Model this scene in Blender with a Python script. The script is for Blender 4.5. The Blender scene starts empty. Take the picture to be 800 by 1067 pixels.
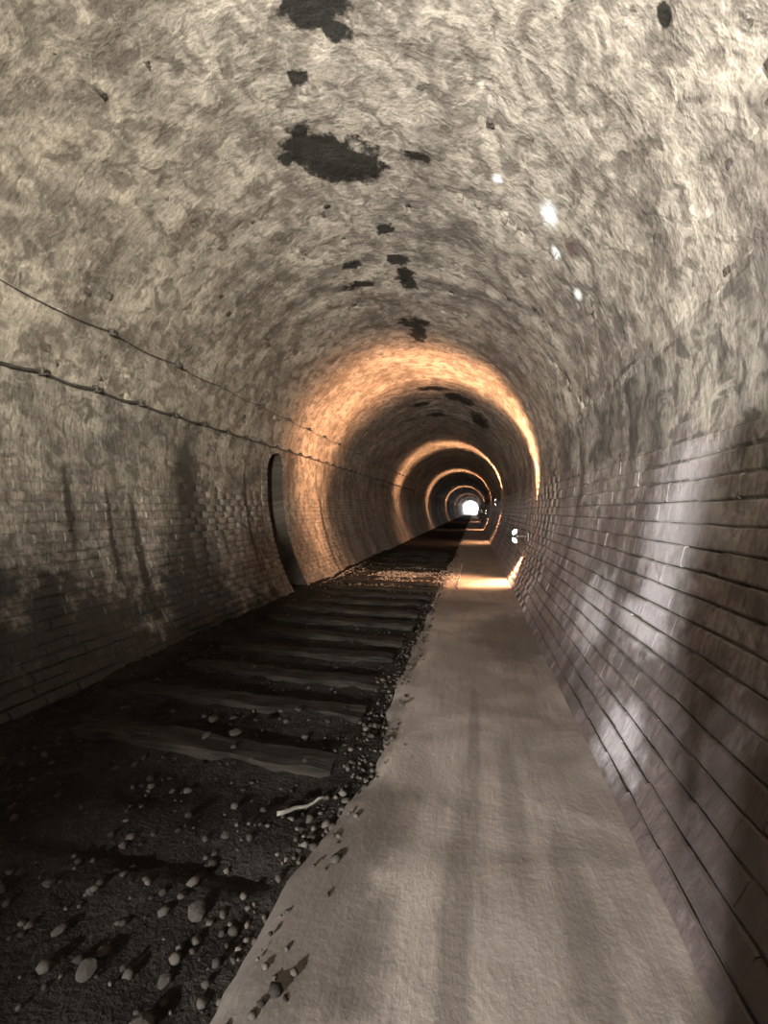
import bpy, bmesh, math, random
import numpy as np
from mathutils import Vector, Matrix

random.seed(7)
rng = np.random.default_rng(7)
PI = math.pi
scene = bpy.context.scene
COL = scene.collection

# ------------------------------------------------------------------ camera
FPX, IW, IH = 450.0, 800.0, 1067.0
CAM = Vector((0.0, 0.0, 1.40))
YAW = math.atan(94.0 / FPX)          # looks a little left of the tunnel's axis (+Y)
cd = bpy.data.cameras.new('camera')
cam = bpy.data.objects.new('camera', cd)
COL.objects.link(cam)
cam.location = CAM
cam.rotation_euler = (PI / 2 - math.radians(0.25), 0, YAW)
cd.sensor_fit = 'VERTICAL'
cd.sensor_height = 36.0
cd.sensor_width = 27.0
cd.lens = FPX / IH * 36.0
cd.clip_start = 0.02
cd.clip_end = 600
scene.camera = cam

# ------------------------------------------------------------------ daylight beyond the far mouth
world = bpy.data.worlds.new('world')
scene.world = world
world.use_nodes = True
bg = world.node_tree.nodes['Background']
bg.inputs['Color'].default_value = (1.0, 0.98, 0.94, 1)
bg.inputs['Strength'].default_value = 25.0

vs = scene.view_settings
vs.view_transform = 'Standard'
vs.look = 'None'
vs.exposure = 0.02
vs.gamma = 1.0
vs.use_curve_mapping = False
scene.cycles.max_bounces = 6
scene.cycles.diffuse_bounces = 3

# ------------------------------------------------------------------ floodlights added out of view to light the near tunnel
ADDED_LAMPS = [   # position, aim, watts, cone degrees, colour
    dict(loc=(-2.10, -3.40, 1.25), aim=(1.25, 2.1, 2.1), watts=4900, cone=80, blend=0.7, col=(1.0, 0.972, 0.975)),
    dict(loc=(0.15, -3.30, 1.95), aim=(-1.5, 4.0, 4.3), watts=4300, cone=74, blend=0.75, col=(1.0, 0.94, 0.82)),
]
# warm lamps ahead on the right hand wall: distance along the tunnel, height, watts
WARM_LAMPS = [(8.55, 0.90, 2500), (19.0, 1.74, 1700), (31.5, 1.25, 1700), (53.0, 1.3, 1900), (78.0, 1.4, 1200), (100.0, 1.4, 1200)]
ADDED_PERSON = (-0.58, -1.15, 0.0)      # unseen person placed here to shadow the right wall
WARM = (1.0, 0.50, 0.265)

# ------------------------------------------------------------------ helpers
def link(name, me, mats=(), parent=None):
    o = bpy.data.objects.new(name, me)
    COL.objects.link(o)
    for m in mats:
        me.materials.append(m)
    if parent is not None:
        o.parent = parent
    return o

def empty(name, loc=(0, 0, 0), rz=0.0):
    o = bpy.data.objects.new(name, None)
    COL.objects.link(o)
    o.location = loc
    o.rotation_euler = (0, 0, rz)
    o.empty_display_size = 0.1
    return o

def tag(o, label=None, cat=None, group=None, kind=None):
    if label: o['label'] = label
    if cat: o['category'] = cat
    if group: o['group'] = group
    if kind: o['kind'] = kind
    return o

def mesh_np(name, verts, quads, smooth=False):
    me = bpy.data.meshes.new(name)
    verts = np.asarray(verts, dtype=np.float32)
    quads = np.asarray(quads, dtype=np.int32)
    k = quads.shape[1]
    me.vertices.add(len(verts)); me.vertices.foreach_set('co', verts.ravel())
    me.loops.add(quads.size); me.loops.foreach_set('vertex_index', quads.ravel())
    me.polygons.add(len(quads))
    me.polygons.foreach_set('loop_start', np.arange(0, quads.size, k, dtype=np.int32))
    me.polygons.foreach_set('loop_total', np.full(len(quads), k, dtype=np.int32))
    if smooth:
        me.polygons.foreach_set('use_smooth', np.ones(len(quads), dtype=bool))
    me.update(calc_edges=True)
    return me

def bm_mesh(name, bm, smooth=False):
    me = bpy.data.meshes.new(name)
    bmesh.ops.recalc_face_normals(bm, faces=bm.faces)
    bm.to_mesh(me); bm.free()
    if smooth:
        for p in me.polygons: p.use_smooth = True
    return me

def add_box(bm, c, s, rot=None, bevel=0.0):
    r = bmesh.ops.create_cube(bm, size=1.0)
    vs_ = r['verts']
    bmesh.ops.scale(bm, vec=s, verts=vs_)
    if bevel > 0:
        es = list({e for v in vs_ for e in v.link_edges})
        rb = bmesh.ops.bevel(bm, geom=es, offset=bevel, segments=1, affect='EDGES')
        vs_ = list({v for f in rb['faces'] for v in f.verts} | {v for v in vs_ if v.is_valid})
    if rot is not None:
        bmesh.ops.rotate(bm, verts=vs_, cent=(0, 0, 0), matrix=rot)
    bmesh.ops.translate(bm, verts=vs_, vec=c)
    return vs_

def add_tube(bm, pts, rad, seg=10, caps=True):
    pts = [Vector(p) for p in pts]
    rads = rad if isinstance(rad, (list, tuple)) else [rad] * len(pts)
    rings = []
    for i, p in enumerate(pts):
        a = pts[max(i - 1, 0)]; b = pts[min(i + 1, len(pts) - 1)]
        t = (b - a).normalized()
        up = Vector((0, 0, 1)) if abs(t.z) < 0.9 else Vector((1, 0, 0))
        u = t.cross(up).normalized(); v = t.cross(u)
        rings.append([bm.verts.new(p + rads[i] * (math.cos(2 * PI * k / seg) * u + math.sin(2 * PI * k / seg) * v)) for k in range(seg)])
    for i in range(len(rings) - 1):
        for k in range(seg):
            bm.faces.new((rings[i][k], rings[i][(k + 1) % seg], rings[i + 1][(k + 1) % seg], rings[i + 1][k]))
    if caps:
        bm.faces.new(rings[0]); bm.faces.new(rings[-1])

def hash2(ix, iy, seed):
    h = (ix.astype(np.int64) * 374761393 + iy.astype(np.int64) * 668265263 + seed * 144269504) & 0xffffffff
    h = ((h ^ (h >> 13)) * 1274126177) & 0xffffffff
    h = h ^ (h >> 16)
    return (h & 0xffff) / 65535.0

def vnoise(x, y, seed=0):
    x = np.asarray(x, float); y = np.asarray(y, float)
    ix = np.floor(x); iy = np.floor(y)
    fx = x - ix; fy = y - iy
    fx = fx * fx * (3 - 2 * fx); fy = fy * fy * (3 - 2 * fy)
    a = hash2(ix, iy, seed); b = hash2(ix + 1, iy, seed)
    c = hash2(ix, iy + 1, seed); d = hash2(ix + 1, iy + 1, seed)
    return (a * (1 - fx) + b * fx) * (1 - fy) + (c * (1 - fx) + d * fx) * fy - 0.5

def fbm(x, y, seed=0, octv=4):
    r = 0; a = 1.0
    for k in range(octv):
        r = r + a * vnoise(np.asarray(x) * 2 ** k, np.asarray(y) * 2 ** k, seed + k)
        a *= 0.5
    return r

# ------------------------------------------------------------------ tunnel section
CX, CZ, RR, RL = -1.12, 2.00, 2.30, 4.10
S_SP = RR * PI / 2
def s_of_z(z):                        # below springing
    return S_SP + RL * np.arcsin((CZ - np.asarray(z, float)) / RL)
S_FOOT = float(s_of_z(-0.12))
S_WALL = RR * math.radians(80)        # where wall ends and vault begins

def joints(y):
    """the lining was built in lengths: shallow grooves and small steps between them"""
    y = np.asarray(y, float)
    r = np.zeros_like(y)
    for yj in (3.75, 5.35, 7.95, 11.4, 14.6, 18.2, 22, 26, 30, 34, 38):
        r -= 0.010 * np.exp(-((y - yj) / 0.06) ** 2)
    return r

def surf(s, y, d=0.0):
    """point of the lining at arc s (from the crown, + to the right) and distance y, moved inwards by d"""
    s = np.asarray(s, float); y = np.asarray(y, float)
    a = np.abs(s); sg = np.sign(s)
    phi = np.minimum(a, S_SP) / RR
    beta = np.maximum(a - S_SP, 0) / RL
    up = a <= S_SP
    x = np.where(up, RR * np.sin(phi), (RR - RL) + RL * np.cos(beta))
    z = np.where(up, CZ + RR * np.cos(phi), CZ - RL * np.sin(beta))
    nx = np.where(up, -np.sin(phi), -np.cos(beta))
    nz = np.where(up, -np.cos(phi), np.sin(beta))
    off = d + joints(y) + 0.05 * fbm(s * 0.6 + 31, y * 0.45 + 11, 3, 3)
    x = x + nx * off; z = z + nz * off
    return np.stack([CX + sg * x, y, z], -1)

def inward(s):
    a = abs(s); sg = 1 if s >= 0 else -1
    if a <= S_SP:
        p = a / RR; n = (-sg * math.sin(p), 0, -math.cos(p)); t = (sg * math.cos(p), 0, -math.sin(p))
    else:
        b = (a - S_SP) / RL; n = (-sg * math.cos(b), 0, math.sin(b)); t = (-sg * math.sin(b), 0, -math.cos(b))
    if s < 0: t = (-t[0], 0, -t[2])
    return Vector(n), Vector(t)      # inward normal, direction of growing s

def project(p):
    """pixel (800x1067) of points p[...,3]"""
    p = np.asarray(p, float)
    X = p[..., 0] - CAM.x; Y = p[..., 1] - CAM.y; Z = p[..., 2] - CAM.z
    c, s = math.cos(YAW), math.sin(YAW)
    xc = X * c + Y * s; zc = Y * c - X * s
    zc = np.where(zc < 0.05, np.nan, zc)
    return IW / 2 + FPX * xc / zc, IH / 2 - FPX * Z / zc, zc

def pixel_ray(px, py):
    c, s = math.cos(YAW), math.sin(YAW)
    xc = (px - IW / 2) / FPX; zz = -(py - IH / 2) / FPX
    return Vector((xc * c - s, c + xc * s, zz)).normalized()

def on_lining(px, py):
    """where the sight line of a pixel meets the lining: node-arc s, y"""
    d = pixel_ray(px, py)
    t = 0.05
    while t < 200:
        p = CAM + d * t
        dx = p.x - CX; dz = p.z - CZ
        lim = RR if dz >= 0 else (RR - RL) + math.sqrt(max(RL * RL - dz * dz, 0))
        if (dz >= 0 and math.hypot(dx, dz) > RR) or (dz < 0 and abs(dx) > lim):
            break
        t += 0.01
    return math.atan2(dx, dz) * RR, p.y

def on_ground(px, py, z=0.0):
    d = pixel_ray(px, py)
    t = (z - CAM.z) / d.z
    return CAM + d * t

# ------------------------------------------------------------------ node materials
class NT:
    def __init__(self, name):
        self.m = bpy.data.materials.new(name); self.m.use_nodes = True
        self.t = self.m.node_tree
        self.b = self.t.nodes['Principled BSDF']
    def n(self, typ, **kw):
        nd = self.t.nodes.new(typ)
        for k, v in kw.items(): setattr(nd, k, v)
        return nd
    def put(self, sock, v):
        if isinstance(v, bpy.types.NodeSocket): self.t.links.new(v, sock)
        elif v is not None: sock.default_value = v
    def math(self, op, a, b=None, c=None, clamp=False):
        nd = self.n('ShaderNodeMath', operation=op, use_clamp=clamp)
        self.put(nd.inputs[0], a)
        if b is not None: self.put(nd.inputs[1], b)
        if c is not None: self.put(nd.inputs[2], c)
        return nd.outputs[0]
    def xyz(self, x, y, z=0.0):
        nd = self.n('ShaderNodeCombineXYZ')
        for i, v in enumerate((x, y, z)): self.put(nd.inputs[i], v)
        return nd.outputs[0]
    def noise(self, vec, scale, detail=4, rough=0.55, dist=0.0):
        nd = self.n('ShaderNodeTexNoise')
        self.put(nd.inputs['Vector'], vec)
        nd.inputs['Scale'].default_value = scale; nd.inputs['Detail'].default_value = detail
        nd.inputs['Roughness'].default_value = rough; nd.inputs['Distortion'].default_value = dist
        return nd.outputs[0]
    def step(self, v, lo, hi, a=0.0, b=1.0):
        nd = self.n('ShaderNodeMapRange', interpolation_type='SMOOTHSTEP')
        self.put(nd.inputs[0], v)
        for i, q in zip((1, 2, 3, 4), (lo, hi, a, b)): self.put(nd.inputs[i], q)
        return nd.outputs[0]
    def mix(self, f, a, b, blend='MIX'):
        nd = self.n('ShaderNodeMix', data_type='RGBA', blend_type=blend)
        self.put(nd.inputs[0], f)
        for s, v in ((nd.inputs[6], a), (nd.inputs[7], b)):
            if isinstance(v, tuple): v = (*v, 1.0)
            self.put(s, v)
        return nd.outputs[2]
    def bump(self, h, strength, dist, normal=None):
        nd = self.n('ShaderNodeBump')
        nd.inputs['Strength'].default_value = strength; nd.inputs['Distance'].default_value = dist
        self.put(nd.inputs['Height'], h)
        if normal is not None: self.put(nd.inputs['Normal'], normal)
        return nd.outputs[0]
    def out(self, color=None, rough=None, normal=None, spec=None, metal=None):
        if color is not None: self.put(self.b.inputs['Base Color'], (*color, 1.0) if isinstance(color, tuple) else color)
        if rough is not None: self.put(self.b.inputs['Roughness'], rough)
        if normal is not None: self.put(self.b.inputs['Normal'], normal)
        if spec is not None: self.put(self.b.inputs['Specular IOR Level'], spec)
        if metal is not None: self.put(self.b.inputs['Metallic'], metal)
        return self.m

# bare soot patches and mineral spots on the lining: pixel, half size in pixels -> arc / distance on the lining
def spot(px, py, hw, hh):
    pts = [on_lining(px + a * hw, py + b * hh) for a, b in ((-1, 0), (1, 0), (0, -1), (0, 1))]
    s0, y0 = on_lining(px, py)
    rs = max(max(p[0] for p in pts) - min(p[0] for p in pts), 0.06) / 2
    ry = max(max(p[1] for p in pts) - min(p[1] for p in pts), 0.06) / 2
    return s0, y0, rs, ry
SOOT = [spot(322, 160, 30, 24), spot(364, 176, 38, 20), spot(345, 166, 34, 20), spot(330, 12, 36, 20), spot(352, 36, 14, 12), spot(413, 272, 10, 5), spot(424, 293, 9, 14),
        spot(432, 338, 15, 6), spot(435, 349, 8, 8), spot(365, 279, 16, 4), spot(372, 298, 18, 4),
        spot(450, 408, 18, 2), spot(478, 418, 16, 2), spot(438, 424, 10, 2), spot(500, 440, 10, 3), spot(455, 434, 9, 2), spot(400, 240, 10, 6), spot(310, 84, 12, 8),
        spot(436, 165, 14, 6), spot(690, 20, 10, 10)]
SALT = [spot(572, 225, 9, 12), spot(519, 188, 5, 4), spot(578, 268, 5, 5), spot(601, 310, 5, 5)]
HOLE = [spot(596, 262, 9, 12)]

def lining_material(name, base_a, base_b, streak, brick_tint, wet, bump_amt, stains_light_shade, wash=None):
    base_a = tuple(c * 0.68 for c in base_a); base_b = tuple(c * 0.70 for c in base_b)
    wash = wash and tuple(c * 0.70 for c in wash)
    M = NT(name)
    pos = M.n('ShaderNodeNewGeometry').outputs['Position']
    sep = M.n('ShaderNodeSeparateXYZ'); M.put(sep.inputs[0], pos)
    dx = M.math('SUBTRACT', sep.outputs[0], CX); dz = M.math('SUBTRACT', sep.outputs[2], CZ)
    s = M.math('MULTIPLY', M.math('ARCTAN2', dx, dz), RR)
    y = sep.outputs[1]
    v = M.xyz(s, y)
    vst = M.xyz(M.math('MULTIPLY', s, 0.22), y)
    vlong = M.xyz(s, M.math('MULTIPLY', y, 0.3))
    big = M.noise(v, 0.9, 5, 0.62, 0.4)
    mid = M.noise(v, 4.5, 4, 0.62, 0.6)
    fine = M.noise(v, 26, 2, 0.6)
    stk = M.noise(vst, 3.2, 4, 0.6)
    stk2 = M.noise(vst, 12.0, 3, 0.6)
    col = M.mix(M.step(big, 0.36, 0.64), base_a, base_b)
    if wash is not None:
        m = M.math('ADD', M.math('ABSOLUTE', s), M.math('MULTIPLY', M.math('SUBTRACT', M.noise(v, 1.6, 6, 0.65, 0.5), 0.5), 2.4))
        f = M.step(m, 3.4, 5.0, 1.0, 0.0)
        col = M.mix(f, col, M.mix(M.step(big, 0.36, 0.64), (0.136, 0.122, 0.102), (0.378, 0.343, 0.28)))
    col = M.mix(M.math('MULTIPLY', M.step(mid, 0.42, 0.66), 0.55), col, tuple(min(1, c * 1.35) for c in base_b))
    col = M.mix(M.math('MULTIPLY', M.step(stk, 0.50, 0.72), streak), col, tuple(c * 0.33 for c in base_a))
    col = M.mix(M.math('MULTIPLY', M.step(stk2, 0.50, 0.75), streak * 0.6), col, tuple(c * 0.42 for c in base_a))
    mot = M.noise(v, 6.5, 3, 0.55, 0.8)
    col = M.mix(M.math('MULTIPLY', M.step(mot, 0.46, 0.62), 0.72), col, tuple(c * 0.62 for c in base_a))
    stk3 = M.noise(M.xyz(M.math('MULTIPLY', s, 0.25), y), 42.0, 2, 0.6)
    col = M.mix(M.math('MULTIPLY', M.step(stk3, 0.42, 0.70), streak * 0.75), col, tuple(c * 0.40 for c in base_a))
    col = M.mix(M.math('MULTIPLY', M.step(M.noise(v, 11.0, 3, 0.65), 0.55, 0.75), 0.5), col, tuple(min(1, c * 1.5) for c in base_b))
    col = M.mix(M.math('MULTIPLY', M.step(M.noise(vlong, 2.3, 5), 0.56, 0.72), 0.5), col, tuple(c * 0.5 for c in base_a))
    # each brick has its own tone
    at = M.n('ShaderNodeAttribute', attribute_name='bv')
    oi = M.n('ShaderNodeObjectInfo')
    rnd = M.math('FRACT', M.math('ADD', at.outputs['Fac'], oi.outputs['Random']))
    col = M.mix(M.math('MULTIPLY', M.step(rnd, 0.3, 1.0), brick_tint), col, (0.17, 0.115, 0.085))
    col = M.mix(M.math('MULTIPLY', M.step(fine, 0.42, 0.7), 0.30), col, tuple(c * 0.4 for c in base_a))
    def blob(lst, k, soft):
        tot = None
        wob = M.math('MULTIPLY', M.math('SUBTRACT', M.noise(v, 5.0, 5, 0.7), 0.5), k)
        for (s0, y0, rs, ry) in lst:
            a = M.math('DIVIDE', M.math('SUBTRACT', s, s0), rs)
            b = M.math('DIVIDE', M.math('SUBTRACT', y, y0), ry)
            d = M.math('SQRT', M.math('ADD', M.math('MULTIPLY', a, a), M.math('MULTIPLY', b, b)))
            d = M.math('ADD', d, wob)
            f = M.step(d, 1.0 + soft, 1.0 - soft, 0.0, 1.0)
            tot = f if tot is None else M.math('MAXIMUM', tot, f)
        return tot
    for lst, k, soft, colr, amt in stains_light_shade:
        col = M.mix(M.math('MULTIPLY', blob(lst, k, soft), amt), col, colr)
    r = M.step(M.noise(vst, 1.6, 4), 0.35, 0.7, wet[0], wet[1])
    h = M.math('ADD', M.math('SUBTRACT', M.math('MULTIPLY', mid, 0.7), M.math('MULTIPLY', mot, 0.8)), M.math('MULTIPLY', fine, 0.4))
    h = M.math('ADD', h, M.math('MULTIPLY', stk2, 0.4))
    nrm = M.bump(h, 0.55, bump_amt)
    return M.out(col, r, nrm, 0.3)

SOOTCOL = (0.010, 0.010, 0.008)
M_VAULT = lining_material('lime_coated_vault', (0.20, 0.18, 0.15), (0.54, 0.49, 0.40), 0.46, 0.12, (0.55, 0.85), 0.028,
    [(SOOT, 3.4, 0.22, SOOTCOL, 0.96), (HOLE, 1.2, 0.4, (0.09, 0.06, 0.05), 0.8), (SALT, 1.4, 0.6, (0.93, 0.97, 0.95), 0.9)])
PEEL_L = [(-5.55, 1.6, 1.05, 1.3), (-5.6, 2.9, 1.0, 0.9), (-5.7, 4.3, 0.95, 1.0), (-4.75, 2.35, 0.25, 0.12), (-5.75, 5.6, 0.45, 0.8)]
SHADE_STREAKS_L = [(-4.5, 4.62, 1.25, 0.27), (-5.3, 4.55, 1.2, 0.5), (-4.6, 3.75, 0.55, 0.05), (-4.2, 3.05, 0.35, 0.04), (-4.35, 3.45, 0.4, 0.03), (-4.9, 2.75, 0.25, 0.10), (-4.3, 6.0, 0.8, 0.04), (-4.6, 9.2, 0.9, 0.08)]  # broad band is a shadow painted into the wall colour, thin ones are streaks
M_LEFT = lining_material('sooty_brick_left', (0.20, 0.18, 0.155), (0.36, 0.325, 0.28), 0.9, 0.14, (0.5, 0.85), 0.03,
    [(SHADE_STREAKS_L, 0.9, 0.4, (0.028, 0.025, 0.021), 0.9), (PEEL_L, 2.6, 0.35, (0.018, 0.016, 0.014), 0.92)], (0.36, 0.325, 0.27))
M_REFUGE = lining_material('soot_blackened_refuge', (0.045, 0.04, 0.034), (0.10, 0.09, 0.075), 0.6, 0.2, (0.6, 0.9), 0.03, [])  # recess brick, darker in tone than the wall around it
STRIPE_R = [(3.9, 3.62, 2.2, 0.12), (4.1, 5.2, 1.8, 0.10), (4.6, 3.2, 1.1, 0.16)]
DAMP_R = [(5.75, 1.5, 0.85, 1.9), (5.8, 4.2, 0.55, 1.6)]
SHEEN_R = [spot(712, 545, 34, 75), spot(672, 650, 26, 26), spot(648, 775, 30, 48), spot(690, 620, 22, 40), spot(620, 640, 12, 40)]  # glossy sheen of the wall painted in as pale ragged patches
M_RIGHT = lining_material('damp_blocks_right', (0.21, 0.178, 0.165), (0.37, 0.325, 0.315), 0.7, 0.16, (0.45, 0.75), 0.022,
    [(STRIPE_R, 1.2, 0.4, (0.05, 0.039, 0.035), 0.6), (DAMP_R, 0.9, 0.35, (0.055, 0.042, 0.038), 0.75), (SHEEN_R, 2.6, 0.6, (0.48, 0.455, 0.455), 0.65)], (0.37, 0.34, 0.30))
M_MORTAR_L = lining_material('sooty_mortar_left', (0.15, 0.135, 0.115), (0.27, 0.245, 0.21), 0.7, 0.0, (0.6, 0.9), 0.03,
    [(SHADE_STREAKS_L, 0.9, 0.4, (0.024, 0.022, 0.018), 0.9), (PEEL_L, 2.6, 0.35, (0.016, 0.014, 0.012), 0.92)], (0.36, 0.325, 0.27))
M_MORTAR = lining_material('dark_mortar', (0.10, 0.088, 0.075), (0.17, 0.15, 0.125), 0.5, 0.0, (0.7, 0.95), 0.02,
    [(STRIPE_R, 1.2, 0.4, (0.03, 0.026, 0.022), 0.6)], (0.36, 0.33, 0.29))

def simple(name, col, rough=0.7, metal=0.0, var=0.4, scale=18.0, bump=0.004, stretch=(1, 1, 1), spec=0.4):
    M = NT(name)
    tc = M.n('ShaderNodeTexCoord').outputs['Object']
    mp = M.n('ShaderNodeMapping'); M.put(mp.inputs[0], tc); mp.inputs['Scale'].default_value = stretch
    n1 = M.noise(mp.outputs[0], scale, 5, 0.6)
    oi = M.n('ShaderNodeObjectInfo')
    c = M.mix(M.step(n1, 0.35, 0.68), tuple(q * (1 - var) for q in col), tuple(min(1, q * (1 + var)) for q in col))
    c = M.mix(M.math('MULTIPLY', oi.outputs['Random'], 0.35), c, tuple(q * 0.5 for q in col))
    return M.out(c, rough, M.bump(n1, 0.6, bump), spec, metal)

M_METAL = simple('galvanised_grey_metal', (0.16, 0.155, 0.15), 0.5, 0.7)
M_BLACKCABLE = simple('dusty_cable_rubber', (0.055, 0.050, 0.043), 0.6)
M_TIMBER = simple('rotten_sleeper_timber', (0.022, 0.0185, 0.0145), 0.85, 0, 0.6, 7.0, 0.012, (0.5, 4, 4), 0.1)
M_STONE = simple('loose_stone_grey', (0.042, 0.037, 0.031), 0.85, 0, 0.35, 14.0, 0.008, (1, 1, 1), 0.12)
M_STICK = simple('pale_dry_wood', (0.15, 0.135, 0.11), 0.8, 0, 0.3, 20.0, 0.003, (1, 6, 6))

def emit(name, col, strength):
    M = NT(name)
    M.b.inputs['Base Color'].default_value = (*col, 1)
    M.b.inputs['Emission Color'].default_value = (*col, 1)
    M.b.inputs['Emission Strength'].default_value = strength
    return M.m
M_LENS = emit('glowing_lamp_glass', (1.0, 0.82, 0.66), 14.0)
M_LENS_COOL = emit('glowing_white_lamp_glass', (1.0, 0.95, 0.9), 14.0)

# soil of the trackbed
M = NT('black_trackbed_soil')
tc = M.n('ShaderNodeNewGeometry').outputs['Position']
a1 = M.noise(tc, 2.2, 6, 0.6); a2 = M.noise(tc, 14, 6, 0.65); a3 = M.noise(tc, 60, 3, 0.6)
c = M.mix(M.step(a1, 0.35, 0.65), (0.007, 0.006, 0.005), (0.016, 0.0138, 0.011))
c = M.mix(M.math('MULTIPLY', M.step(a2, 0.50, 0.70), 0.6), c, (0.030, 0.026, 0.021))
c = M.mix(M.math('MULTIPLY', M.step(a3, 0.55, 0.75), 0.3), c, (0.055, 0.047, 0.038))
M_SOIL = M.out(c, 0.85, M.bump(M.math('ADD', a2, M.math('MULTIPLY', a3, 0.5)), 1.0, 0.03), 0.08)

# ballast gravel
M = NT('ballast_gravel')
at = M.n('ShaderNodeAttribute', attribute_name='bv')
tc = M.n('ShaderNodeNewGeometry').outputs['Position']
c = M.mix(at.outputs['Fac'], (0.014, 0.012, 0.0095), (0.40, 0.345, 0.28))
M_BALLAST = M.out(c, 0.85, M.bump(M.noise(tc, 60, 3), 0.5, 0.005), 0.12)

# compacted path
M = NT('worn_concrete_path')
tc = M.n('ShaderNodeNewGeometry').outputs['Position']
mp = M.n('ShaderNodeMapping'); M.put(mp.inputs[0], tc); mp.inputs['Scale'].default_value = (1.0, 0.16, 1.0)
b1 = M.noise(tc, 1.3, 7, 0.6, 0.5); b2 = M.noise(mp.outputs[0], 5.0, 6, 0.65, 0.3); b3 = M.noise(tc, 40, 4, 0.65); b4 = M.noise(mp.outputs[0], 11, 4, 0.6)
c = M.mix(M.step(b1, 0.36, 0.64), (0.140, 0.121, 0.102), (0.245, 0.214, 0.178))
c = M.mix(M.math('MULTIPLY', M.step(b2, 0.50, 0.70), 0.62), c, (0.110, 0.095, 0.082))
c = M.mix(M.math('MULTIPLY', M.step(b4, 0.54, 0.70), 0.45), c, (0.085, 0.072, 0.062))
c = M.mix(M.math('MULTIPLY', M.step(b3, 0.45, 0.75), 0.35), c, (0.13, 0.11, 0.09))
sp = M.n('ShaderNodeSeparateXYZ'); M.put(sp.inputs[0], tc)
def path_blob(x0, y0, rx, ry, k, amt, colr, c):
    a = M.math('DIVIDE', M.math('SUBTRACT', sp.outputs[0], x0), rx); b = M.math('DIVIDE', M.math('SUBTRACT', sp.outputs[1], y0), ry)
    d = M.math('ADD', M.math('SQRT', M.math('ADD', M.math('MULTIPLY', a, a), M.math('MULTIPLY', b, b))), M.math('MULTIPLY', M.math('SUBTRACT', M.noise(tc, 3.5, 5, 0.65), 0.5), k))
    return M.mix(M.math('MULTIPLY', M.step(d, 1.35, 0.65, 0, 1), amt), c, colr)
for q in ((0.42, 5.0, 0.45, 0.95, 1.5, 0.8), (0.0, 2.6, 0.035, 0.9, 0.9, 0.45), (-0.06, 1.5, 0.05, 0.7, 1.2, 0.55), (-0.45, 1.9, 0.20, 0.30, 1.6, 0.6), (-0.32, 1.35, 0.07, 0.25, 1.4, 0.5), (0.0, 6.4, 0.6, 0.4, 1.6, 0.5), (-0.55, 1.45, 0.22, 0.55, 2.2, 0.75), (-0.6, 2.7, 0.13, 0.6, 2.2, 0.75), (0.35, 1.5, 0.06, 0.5, 1.6, 0.4), (0.18, 2.2, 0.05, 0.6, 1.4, 0.4), (-0.6, 4.4, 0.12, 0.9, 2.0, 0.7), (0.1, 3.6, 0.25, 0.3, 2.0, 0.4)):
    c = path_blob(*q, (0.060, 0.050, 0.042), c)
M_PATH = M.out(c, M.step(b1, 0.3, 0.7, 0.55, 0.8), M.bump(M.math('ADD', M.math('MULTIPLY', b2, 0.5), M.math('ADD', M.math('MULTIPLY', b3, 0.15), M.math('MULTIPLY', b1, 0.9))), 0.7, 0.025), 0.45)

# ------------------------------------------------------------------ shell: wall_left (with refuge), ceiling, wall_right
Y0, Y1 = -14.0, 142.0
def ysteps(near, far):
    ys = [Y0]
    while ys[-1] < Y1:
        y = ys[-1]
        st = 0.5 if y < -0.5 else near if y < 13 else far if y < 45 else 1.6
        ys.append(y + st)
    ys[-1] = Y1
    return np.array(ys)

def shell(name, s_lo, s_hi, ns, ys, mat, rough_amt, level, smooth=True):
    s = np.linspace(s_lo, s_hi, ns)
    S, Yg = np.meshgrid(s, ys, indexing='ij')
    am = rough_amt + (0.030 - rough_amt) * np.clip(1 - (np.abs(S) - S_WALL) / 0.8, 0, 1) ** 2
    d = level + am * fbm(S * 4.0, Yg * 4.0, 21, 4)
    d = d - level + level * np.clip((np.abs(S) - S_WALL) / 0.8, 0, 1) if level else d
    V = surf(S, Yg, d).reshape(-1, 3)
    ny = len(ys)
    i, j = np.meshgrid(np.arange(ns - 1), np.arange(ny - 1), indexing='ij')
    a = (i * ny + j).ravel()
    Q = np.stack([a, a + 1, a + ny + 1, a + ny], -1)
    me = mesh_np(name, V, Q, smooth)
    return me

# refuge opening in the left wall
NY0, NY1, NTOP, NRISE = 6.72, 7.30, 2.40, 0.30
def refuge_top(y):
    u = np.clip((np.asarray(y, float) - (NY0 + NY1) / 2) / ((NY1 - NY0) / 2), -1, 1)
    return NTOP - NRISE + NRISE * np.sqrt(1 - u * u)

ys_all = ysteps(0.06, 0.25)
ceil_me = shell('ceiling', -S_WALL, S_WALL, 110, ys_all, M_VAULT, 0.030, 0.0)
ceiling = tag(link('ceiling', ceil_me, [M_VAULT]), 'lime-coated curved tunnel vault with black soot patches along its crown', kind='structure')
wr_me = shell('wall_right', S_WALL - 0.1, S_FOOT, 60, ys_all, M_MORTAR, 0.012, -0.008)
wall_right = tag(link('wall_right', wr_me, [M_MORTAR]), 'damp coursed tunnel side wall beside the path', kind='structure')

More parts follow.
